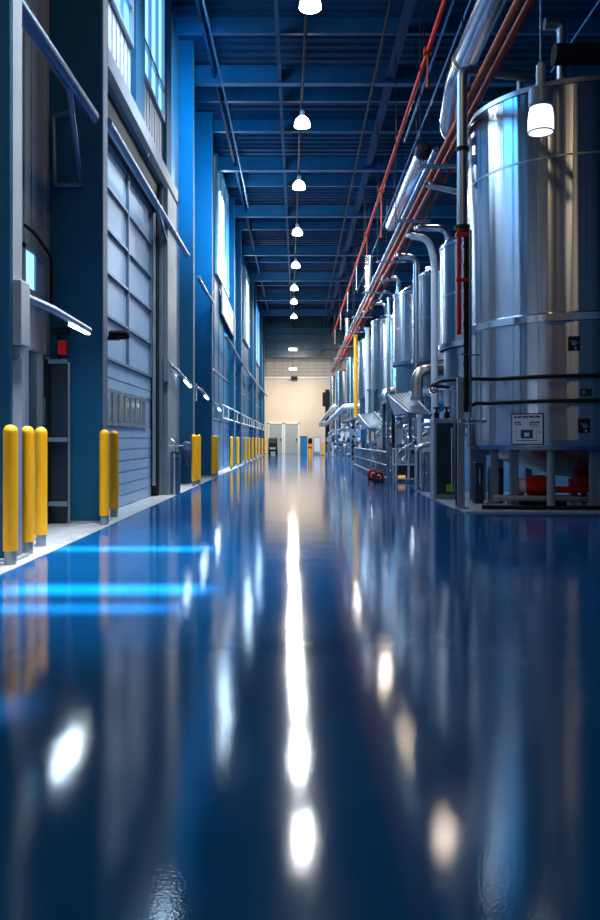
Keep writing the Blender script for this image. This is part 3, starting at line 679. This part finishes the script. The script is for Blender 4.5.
pipe('upright_pipe', [(2.86,33.0,.02),(2.86,33.0,5.6)], .085, 'white', 'bright upright pipe between fifth and sixth tanks')
pipe('yellow_pipe', [(2.6,36.0,1.99),(2.6,36.0,5.7)], .085, 'yellow', 'yellow upright pipe among the distant tanks', 0, 'pipe')
pipe('upright_pipe', [(2.75,42,.02),(2.75,42,5.3)], .13, 'pipe', 'upright pipe between sixth and seventh tanks')
pipe('upright_pipe', [(2.5,49.5,.02),(2.5,49.5,5.2)], .15, 'pipe', 'upright pipe just before the farthest tank')
pipe('upright_pipe', [(2.35,54.5,.02),(2.35,54.5,5.3)], .16, 'pipe', 'upright pipe closest to the end wall')
# rack-to-tank elbows on top
pipe('elbow_pipe', [(2.5,15.2,5.85),(3.0,15.2,5.75),(3.45,15.7,5.75),(3.45,15.7,5.1)], .075, 'pipe', 'silver elbow from the pipe rack into the second tank', .15)
pipe('elbow_pipe', [(2.6,17.3,5.58),(3.2,17.3,5.58),(3.3,17.3,5.08)], .07, 'pipe', 'silver elbow hanging between second and third tanks', .2)
pipe('elbow_pipe', [(2.55,24.3,5.85),(3.05,24.3,5.95),(3.05,24.3,5.48)], .07, 'pipe', 'silver elbow dropping onto the conical roof', .2)
pipe('elbow_pipe', [(2.55,30.6,5.9),(2.95,30.6,6.25),(3.3,30.4,6.2),(3.4,30.5,5.75)], .07, 'pipe', 'silver elbow dropping onto the fifth tank', .2)
pipe('elbow_pipe', [(2.92,28.6,6.05),(3.1,28.6,6.35),(3.6,29.5,6.3),(3.8,30.6,5.8)], .05, 'pipe_dull', 'thin dull elbow arching over the fifth tank', .25)
pipe('elbow_pipe', [(2.5,37.5,6.1),(3.1,37.5,6.35),(3.3,38,5.9)], .07, 'pipe', 'silver elbow dropping onto the sixth tank', .2)
# big elbows
def big_elbow(pts, r, label, m='copper'):
    t = thing('duct_elbow', label, 'duct', pts[-1])
    MB().tube(pts, r, 20, r*2.2, bseg=10).build('duct', m, t)
    f = MB(); p = Vector(pts[-1]); f.lathe([(r*1.2,p.z-.04),(r*1.2,p.z+.04)], (p.x,p.y,0), 20); f.build('flange', 'frame', t)
    return t
big_elbow([(3.4,18.6,2.62),(2.74,18.4,2.62),(2.74,18.4,1.95)], .13, 'big copper-toned elbow duct under the third tank')
big_elbow([(3.4,26.7,2.62),(2.88,26.6,2.62),(2.88,26.6,1.95)], .15, 'smaller copper-toned elbow duct above the lower ribbed chute')
pipe('duct', [(2.72,29.0,1.87),(2.72,29.0,2.8)], .17, 'pipe_dull', 'short grey vertical duct on the platform beneath the fifth tank', 0, 'duct', 18)
pipe('trunk_pipe', [(3.35,40.2,2.68),(2.35,40,2.68),(1.95,56.3,2.1)], .14, 'white', 'pale trunk pipe bending towards the end wall', .4)
pipe('trunk_pipe', [(2.1,46,2.95),(1.7,56.3,2.4)], .12, 'white', 'second pale trunk pipe beside the end wall hoist', 0)

# ribbed chutes
def chute(c4, label, lx0=0):
    t = thing('ribbed_chute', label, 'chute', c4[0])
    MB().slab(c4, .10).build('cover', 'chute', t)
    c = [Vector(q) for q in c4]; rb = MB()
    for i in range(1,7):
        u = i/7; a_ = c[0].lerp(c[1],u); b_ = c[3].lerp(c[2],u); rb.tube([a_,b_], .022, 6)
    rb.build('rib', 'dark', t)
    for q, r_ in ((c[0],c[3]),(c[1],c[2])):
        MB().tube([q,r_], .03, 8).build('edge_rail', 'bluetube', t)
    a = MB(); lo = Vector((c[3].x,(c[0].y+c[3].y)/2,c[0].z-.02)); k_ = Vector((.02,0,0))
    a.add([c[0],c[3],lo,c[0]+k_,c[3]+k_,lo+k_],[(0,1,2),(5,4,3),(0,3,4,1),(1,4,5,2),(2,5,3,0)]); a.build('side_cheek', 'frame', t)
    for q in (c[2],c[3]): MB().box(max(q.x,lx0)-.035,max(q.x,lx0)+.035,q.y-.035,q.y+.035,0,q.z-.05).build('leg', 'frame', t)
    return t
chute([(2.42,17.6,1.60),(2.93,17.6,1.55),(2.80,20.0,2.20),(2.25,20.0,2.12)], 'blue-grey ribbed chute under the big copper-toned elbow')
chute([(2.14,24.0,1.36),(2.80,24.0,1.30),(2.62,27.2,1.95),(2.06,27.2,1.86)], 'blue-grey ribbed chute, lower and farther of the two', 2.3)

# support frames / platforms behind
def platform(y0, y1, z, label, x0=2.35, x1=3.18):
    t = thing('support_platform', label, 'platform', (x0,y0,0))
    MB().box(x0,x1,y0,y1,z,z+.09).build('deck', 'frame', t)
    for (x,y) in ((x0+.05,y0+.05),(x0+.05,y1-.05),(x1-.05,y0+.05),(x1-.05,y1-.05)): MB().box(x-.045,x+.045,y-.045,y+.045,0,z).build('leg', 'darkpanel', t)
    a = MB(); a.tube([(x1-.03,y0,z*.55),(x1-.03,y1,z*.55)], .025, 8); a.tube([(x1-.03,y0,z*.78),(x1-.03,y1,z*.78)], .025, 8); a.build('cross_pipe', 'pipe', t)
platform(20.15, 22.4, 2.0, 'steel platform on legs beneath the domed third tank')
platform(28.6, 32.2, 1.75, 'steel platform on legs beneath the fifth tank')
platform(34.8, 39.5, 1.9, 'steel platform on legs beneath the yellow upright pipe')

# pump skids
def skid(x, y, s, label, seed, valve='red', zm=1.45):
    R_ = random.Random(seed)
    t = thing('pump_skid', label, 'pump skid', (x,y,0))
    a = MB(); a.box(x-.28*s,x+.35*s,y-.5*s,y+.5*s,0,.1); a.box(x-.28*s,x-.22*s,y-.5*s,y+.5*s,.1,.18); a.build('base_frame', 'frame', t)
    a = MB(); a.lathe([(.05,-.3*s),(.15*s,-.26*s),(.15*s,.1*s),(.1*s,.16*s)], (x,y,.34*s), 18, 'y')
    for k in range(6): a.lathe([(.165*s,-.22*s+k*.05),(.165*s,-.205*s+k*.05)], (x,y,.34*s), 18, 'y')
    a.build('motor', R_.choice(['pipe','greyframe','bluetube']), t)
    a = MB(); a.lathe([(.1*s,.16*s),(.2*s,.2*s),(.2*s,.32*s),(.1*s,.36*s)], (x,y,.34*s), 20, 'y'); a.build('pump_casing', 'pipe', t)
    for k in range(4):
        px_, py_ = x+R_.uniform(-.24,.32)*s, y+R_.uniform(-.45,.45)*s; zt = R_.uniform(.75,zm)*s
        q = [(px_,py_,.1),(px_,py_,zt),(px_+R_.choice([.0,.1,.2])*s+.04,py_+R_.uniform(-.3,.3)*s,zt+.02)]
        a = MB(); a.tube(q, R_.uniform(.022,.045)*s, 10, .1); a.lathe([(.07*s,zt*.5),(.07*s,zt*.5+.04)], (px_,py_,0), 12); a.build('pipe', R_.choice(['pipe','pipe','pipe_dull','band']), t)
    vx, vy, vz = x-.2*s, y-.2*s, .72*s
    a = MB(); a.torus((vx,vy,vz), .09*s, .014, 'x', 16, 6); a.tube([(vx,vy-.09*s,vz),(vx,vy+.09*s,vz)], .008, 6); a.tube([(vx,vy,vz),(vx+.1,vy,vz)], .012, 6); a.build('valve_wheel', valve, t)
    a = MB(); a.lathe([(.055*s,0),(.055*s,-.03)], (x+.05,y-.46*s,.95*s), 16, 'y'); a.tube([(x+.05,y-.44*s,.1),(x+.05,y-.44*s,.95*s)], .012, 6); a.build('gauge', 'white', t)
    a = MB(); a.box(x+.1*s,x+.34*s,y-.1*s,y+.3*s,.1,.8*s); a.build('control_box', R_.choice(['darkpanel','greyframe','frame']), t)
sk = [(2.72,21.8,'pump skid behind the pale cage under the domed tank','orange'),(2.5,25.6,'pump skid beneath the lower ribbed chute','pipe'),
      (2.42,29.3,'pump skid just past the lower ribbed chute','amber'),(2.42,31.6,'pump skid beneath the fifth tank','red'),
      (2.38,34.2,'pump skid between the fifth and sixth tanks','pipe'),(2.36,37.0,'pump skid under the yellow upright pipe','red'),
      (2.34,40.5,'pump skid below the bend of the pale trunk pipe','pipe'),(2.3,44.5,'pump skid beneath the seventh tank','orange'),
      (2.2,48.5,'pump skid second from the end wall','pipe'),(2.1,52.5,'pump skid closest to the end wall','red')]
for i,(x,y,l,v) in enumerate(sk): skid(x,y,1.0,l,i+3,v,1.0 if i == 1 else 1.45)

# upright valve manifolds
def manifold(x, y, label, seed, hgt):
    R_ = random.Random(seed*11+1)
    t = thing('valve_manifold', label, 'manifold', (x,y,0))
    a = MB()
    for yy in (y-.45,y+.45): a.box(x-.03,x+.03,yy-.03,yy+.03,0,hgt)
    for z in (.25,hgt*.55,hgt-.04): a.box(x-.03,x+.03,y-.45,y+.45,z,z+.05)
    a.build('frame', R_.choice(['frame','greyframe','dark']), t)
    for k in range(5):
        yy = y-.36+k*.18; xx = x-.09; zt = hgt*R_.uniform(.75,1.1)
        a = MB(); a.tube([(xx,yy,.06),(xx,yy,zt),(xx+.35,yy+.02,zt+.03)], R_.uniform(.02,.04), 10, .09)
        for q in range(3):
            z = R_.uniform(.2,zt*.9); a.lathe([(.06,z),(.06,z+.04)], (xx,yy,0), 12)
        a.build('pipe', R_.choice(['pipe','band','pipe','pipe_dull','white']), t)
        z = R_.uniform(.3,zt*.8); v = MB(); v.lathe([(.03,-.02),(.06,-.04),(.06,-.10),(.025,-.12)], (xx,yy,z), 12, 'x'); v.torus((xx-.13,yy,z), .05, .012, 'x', 12, 6)
        v.build('valve', R_.choice(['dark','white','orange','pipe','bluebox','dark','pipe']), t)
    a = MB(); a.tube([(x-.14,y-.5,hgt*.4),(x-.14,y+.5,hgt*.4)], .03, 10); a.build('header_pipe', 'pipe', t)
    a = MB(); a.box(x-.16,x+.02,y-.52,y-.46,hgt*.6,hgt*.85); a.build('control_box', R_.choice(['white','darkpanel','greyframe','bluebox']), t)
for i,(x,y,hgt,l) in enumerate([(2.62,20.75,1.5,'valve manifold standing just behind the pale cage'),(2.75,17.3,1.25,'valve manifold between control cabinet and upper chute'),
        (2.42,23.4,1.3,'valve manifold behind the low guard rail, between the two ribbed chutes'),(2.30,27.9,1.6,'valve manifold right behind the lower ribbed chute'),
        (2.28,30.3,1.55,'valve manifold below the bright fifth tank'),(2.26,32.85,1.7,'valve manifold between fifth and sixth tanks'),
        (2.24,35.6,1.6,'valve manifold in front of the yellow upright pipe'),(2.2,38.8,1.6,'valve manifold under the bend of the pale trunk pipe'),
        (2.15,42.4,1.5,'valve manifold halfway along the pale trunk pipe'),(2.1,46.6,1.5,'second last valve manifold towards the end wall'),
        (2.0,50.6,1.4,'farthest valve manifold, near the lone yellow bollard')]):
    manifold(x, y, l, i, hgt)
# caged unit and low guard rail
t = thing('caged_unit', 'pale framed cage with small machinery beneath the upper chute', 'cage', (2.56,19.1,0))
fr = MB()
for x in (2.32,2.62,2.84): fr.box(x-.022,x+.022,18.95,18.98,.04,.80); 
for z in (.06,.40,.78): fr.box(2.30,2.86,18.95,18.98,z,z+.035)
for y in (18.96,19.45):
    for x in (2.31,2.85): fr.box(x-.015,x+.015,y-.015,y+.015,0,.8)
for z in (.40,.78): fr.box(2.30,2.33,18.96,19.45,z,z+.025); fr.box(2.83,2.86,18.96,19.45,z,z+.025)
fr.build('frame', 'white', t)
MB().box(2.36,2.8,19.05,19.42,.03,.4).build('body', 'darkpanel', t, .02)
a = MB(); a.lathe([(.14,.4),(.14,.5),(.05,.62),(.03,.9)], (2.6,19.3,0), 18); a.tube([(2.4,19.2,.42),(2.4,19.2,.72),(2.7,19.2,.9)], .03, 10, .1); a.tube([(2.74,19.15,.4),(2.74,19.15,.95)], .025, 10); a.build('pump_head', 'pipe', t)
a = MB(); a.box(2.38,2.55,18.99,19.05,.06,.16); a.build('amber_strip', 'amber', t)
t = thing('guard_rail', 'low pale guard rail running back beside the pump skids', 'railing', (2.04,20,0))
a = MB(); a.tube([(2.04,18.3,.72),(2.04,29.0,.72)], .025, 8); a.tube([(2.04,18.3,.42),(2.04,29.0,.42)], .018, 8); a.tube([(2.04,18.3,.12),(2.04,29.0,.12)], .025, 8); a.build('rail', 'trim', t)
for i in range(18): MB().tube([(2.04,18.32+i*.62,0),(2.04,18.32+i*.62,.72)], .02, 8).build('post', 'trim', t)
for (x,y,m,l) in ((1.88,20.2,'red','red floor wheel in front of the low guard rail'),(1.9,18.9,'maroon','dark red floor wheel nearer the pale cage')):
    t = thing('hose_reel', l, 'hose reel', (x,y,0))
    a = MB(); a.torus((x,y,.13), .10, .035, 'y', 20, 8); a.lathe([(.03,-.06),(.03,.06)], (x,y,.13), 12, 'y'); a.build('reel', m, t)
    a = MB(); a.box(x-.12,x+.12,y-.08,y-.05,0,.03); a.box(x-.12,x+.12,y+.05,y+.08,0,.03); a.box(x-.015,x+.015,y-.08,y-.06,0,.14); a.build('foot', 'dark', t)
pipe('bent_pipe', [(2.32,15.6,.05),(2.32,15.6,.85),(2.5,15.6,.92),(2.7,15.6,.92)], .05, 'pipe', 'bent silver pipe standing left of the control cabinet', .12)
pipe('bent_pipe', [(2.52,16.6,.03),(2.52,16.6,1.5)], .05, 'white', 'straight white pipe standing behind the bent silver pipe', 0)
t = thing('junction_box', 'dark box on a post behind the pale cage', 'box', (2.75,18.0,0))
MB().box(2.62,2.92,18,18.2,.88,1.12).build('housing', 'darkpanel', t, .01); MB().box(2.74,2.8,18.06,18.14,0,.88).build('post', 'frame', t)
t = thing('valve', 'orange valve handle beside the second tank under the rails', 'valve', (2.85,16.4,1.6))
a = MB(); a.torus((2.72,16.0,2.02), .07, .02, 'y', 16, 8); a.build('hand_wheel', 'orange', t)
a = MB(); a.tube([(2.72,15.98,2.02),(2.72,16.2,2.02),(2.95,16.3,2.02)], .03, 10, .06); a.build('stem', 'pipe', t)

# ================================================================== OVERHEAD PIPE RACK
rack = [(2.33,5.90,.05,'bluetube','blue-grey pipe on the aisle side of the overhead pipe rack',13.5),
        (2.50,5.98,.05,'orange','orange-red pipe on the aisle side of the overhead rack',7.5),
        (2.58,5.86,.032,'orange','thin red pipe low in the middle of the overhead rack',15.5),
        (2.66,6.02,.05,'maroon','red pipe in the middle of the overhead rack',7.5),
        (2.80,5.95,.035,'maroon','maroon pipe on the tank side of the overhead rack',14.6)]
for x,z,r,m,l,y0 in rack:
    conduit('rack_pipe', [(x,y0,z),(x-.02,58,z)], r, m, l, 'pipe', 0, 12)['group'] = 'pipes of the overhead rack'
for i,y in enumerate((14.0,17.5,21.5,26,31.2,35.5,41,47,53)):
    t = thing('pipe_hanger', f'rack pipe hanger, {ORD[i]} along the overhead pipes counted from the camera', 'hanger', (2.55,y,5.8), 'hangers of the overhead pipe rack')
    MB().box(2.12,2.9,y-.03,y+.03,5.76,5.82).build('crossbar', 'frame', t)
    MB().tube([(2.14,y,5.8),(2.14,y,9.95)], .010, 6).build('rod', 'dark', t); MB().tube([(2.88,y,5.8),(2.88,y,9.95)], .010, 6).build('rod', 'dark', t)
    R_ = random.Random(i)
    if y > 25:
        a = MB(); a.lathe([(.07,0),(.09,.05),(.09,.15),(.05,.2)], (2.75,y-.4,6.1), 12); a.tube([(2.75,y-.4,6.1),(2.75,y-.4,5.95)], .03, 8); a.torus((2.45,y-.5,6.15), .08, .015, 'y', 12, 6); a.tube([(2.45,y-.5,6.15),(2.5,y-.5,5.95)], .015, 6); a.build('valve', R_.choice(['pipe_dull','red','dark']), t)
# sprinkler line with drops
t = thing('sprinkler_pipe', 'long red sprinkler pipe under the roof with hanging drops', 'pipe', (2.27,9,7.8))
MB().tube([(2.27,9,7.8),(2.27,57.5,7.8)], .04, 10).build('main_pipe', 'red', t)
for y, L in ((14,.6),(21.8,1.25),(26.4,1.0),(31,.95),(36.5,.9),(42.5,.9),(49,.9)):
    a = MB(); a.tube([(2.27,y,7.85),(2.27,y,7.8-L)], .018, 8); a.lathe([(.04,-.03),(.04,.02)], (2.27,y,7.8-L), 10); a.build('drop', 'orange' if y < 27 else 'pipe_dull', t)
    MB().tube([(2.27,y+.4,7.8),(2.27,y+.4,9.95)], .01, 6).build('hanger_rod', 'dark', t)
    MB().box(2.2,2.34,y-.06,y+.06,7.75,7.85).build('coupling', 'orange', t)
conduit('hanging_cable', [(2.42,9,7.86),(2.40,13,7.78),(2.40,18,7.72)], .025, 'bluecable', 'blue cable running beside the red sprinkler pipe', 'cable')
# ducts
t = thing('air_duct', 'large silver duct at the photo top bending down beside the biggest tank', 'duct', (2.62,9.3,6.95))
a = MB(); a.tube([(2.62,9.3,6.95),(2.62,13.2,6.95),(2.62,13.8,6.35),(2.85,13.95,6.3)], .19, 24, .5, bseg=10); a.build('duct', 'pipe', t)
a = MB(); a.lathe([(.215,-.04),(.215,.04)], (2.62,12.5,6.95), 24, 'y'); a.build('flange', 'copper', t)
t = thing('air_duct', 'silver duct with dark end cap above the second tank', 'duct', (2.55,16.4,6.9))
a = MB(); a.tube([(2.58,16.5,6.95),(2.58,22.2,6.95)], .15, 20); a.build('duct', 'pipe', t)
a = MB(); a.lathe([(.06,-.22),(.15,-.16),(.175,-.05),(.175,.04)], (2.58,16.5,6.95), 20, 'y'); a.build('end_cap', 'dark', t)
a = MB(); a.tube([(2.58,17.5,7.05),(2.58,17.5,9.9)], .01, 6); a.tube([(2.58,21.5,7.05),(2.58,21.5,9.9)], .01, 6); a.build('hanger_rod', 'dark', t)
t = thing('vent_stack', 'silver vent stack rising above the overhead pipes', 'stack', (2.66,30,6.1))
a = MB(); a.tube([(2.66,30,6.15),(2.66,30,7.9)], .14, 18); a.build('stack', 'pipe', t)
a = MB(); a.lathe([(.17,6.7),(.17,6.78)], (2.66,30,0), 18); a.lathe([(.2,6.05),(.24,6.2),(.16,6.4)], (2.66,30,0), 18); a.build('flange', 'pipe_dull', t)
t = thing('vent_stack', 'smaller vent stack farther along the overhead pipes', 'stack', (2.5,40,6))
a = MB(); a.tube([(2.48,40,6.05),(2.48,40,7.1)], .11, 14); a.build('stack', 'pipe', t)
a = MB(); a.lathe([(.16,6.0),(.16,6.2)], (2.48,40,0), 14); a.build('flange', 'orange', t)

# ================================================================== LIGHTING
W = bpy.data.worlds.new('hall_ambience'); S.world = W; W.use_nodes = True
W.node_tree.nodes['Background'].inputs[0].default_value = (0.06, 0.15, 0.30, 1); W.node_tree.nodes['Background'].inputs[1].default_value = 0.3
R2 = math.radians
# unseen blue lights added beside the wall to wash the columns
light_area('window_light', (-2.1,15.9,7.4), .5, 150, (0.04,.55,1.0), (R2(90),0,0), 'RECTANGLE', 3.4, R2(120))
light_area('window_light', (-2.1,19.6,7.0), .5, 120, (0.04,.55,1.0), (R2(90),0,0), 'RECTANGLE', 3.4, R2(120))
light_area('window_light', (-2.1,27.6,7.0), .5, 70, (0.04,.55,1.0), (R2(90),0,0), 'RECTANGLE', 3.4, R2(120))
for (y, z, pw, c) in ((11.2,8.4,120,BLUE),(14,8.4,160,COOL),(26.2,7.9,200,COOL),(38.5,7.4,200,COOL),(49,7.4,160,COOL)):  # daylight of the upper windows, emitted at their panes
    light_area('window_light', (-2.38,y,z), 2.4, pw, c, (0,R2(-90),0), 'RECTANGLE', 2.0)
light_area('door_wash', (-.9,11.5,8.8), 1.6, 170, (.75,.88,1), (0,R2(24),0), 'RECTANGLE', 1.0, R2(75))  # unseen wash added to brighten the sectional door
light_area('door_wash', (-.9,6.6,8.8), 1.0, 140, (1,.95,.92), (0,R2(10),0), 'RECTANGLE', .6, R2(45))  # unseen light added to brighten the near bollards
light_area('bollard_light', (-1.2,16,8.6), .6, 110, (1,.93,.84), (0,R2(8),0), 'RECTANGLE', 3, R2(50))  # unseen lights added to brighten the bollard row
light_area('bollard_light', (-1.2,28,8.6), .6, 260, (1,.93,.84), (0,R2(8),0), 'RECTANGLE', 6, R2(50))
# unseen blue lights added to lift the roof tone
for y, pw in ((19,5),(27,14),(36,20),(46,20)):
    light_area('roof_wash', (3.2,y,6.6), 1.5, pw, (0.10,0.45,1.0), (R2(180),0,0))
# unseen narrow beams added to cast pale bars on the floor
for (x,y,sx,sy_,pw) in ((-1.55,7.35,1.5,.28,17),(-1.3,5.35,1.3,.3,16),(-1.35,4.75,1.2,.16,5),(-1.5,2.95,.9,.3,1.5)):
    light_area('door_downlight', (x,y,3.4), sx, pw, (0.30,0.92,1.0), (0,0,0), 'RECTANGLE', sy_, R2(7))
# neutral unseen lamps over the process line, placed for their floor streaks
for y, pw in ((20,90),(27,200),(34,260),(41,280),(49,280)):
    light_area('process_light', (3.69,y,8.9), .3, pw, NEUT, (0,R2(10),0))
for y in (20,27,34,42,50):  # unseen low lights added to brighten the far machinery
    light_area('process_light', (3.2,y+1.0,1.7), .5, 40, (0.75,0.88,1.0))
for y, pw in ((22,60),(30,110),(38,130),(46,130)):  # unseen aisle lights added to brighten the tank sides
    light_area('process_light', (-1.0,y,8.2), .8, pw, (.86,.93,1), (0,R2(-52),0), 'DISK', None, R2(70))
light_area('end_light', (0,55,6.8), 2.0, 120, (1,.86,.68), (R2(50),0,0))  # unseen warm light added to brighten the end wall

# ================================================================== CAMERA
cd = bpy.data.cameras.new('camera'); cam = bpy.data.objects.new('camera', cd); COL.objects.link(cam)
cam.location = (0,0,H); cam.rotation_euler = (R2(90),0,0)
cd.sensor_width = 36; cd.sensor_fit = 'AUTO'; cd.lens = F/920*36
cd.shift_x = (300-VX)/920; cd.shift_y = -(460-VY)/920
cd.clip_end = 200
S.camera = cam
S.view_settings.view_transform = 'Standard'
S.view_settings.look = 'None'
S.view_settings.exposure = 0.0
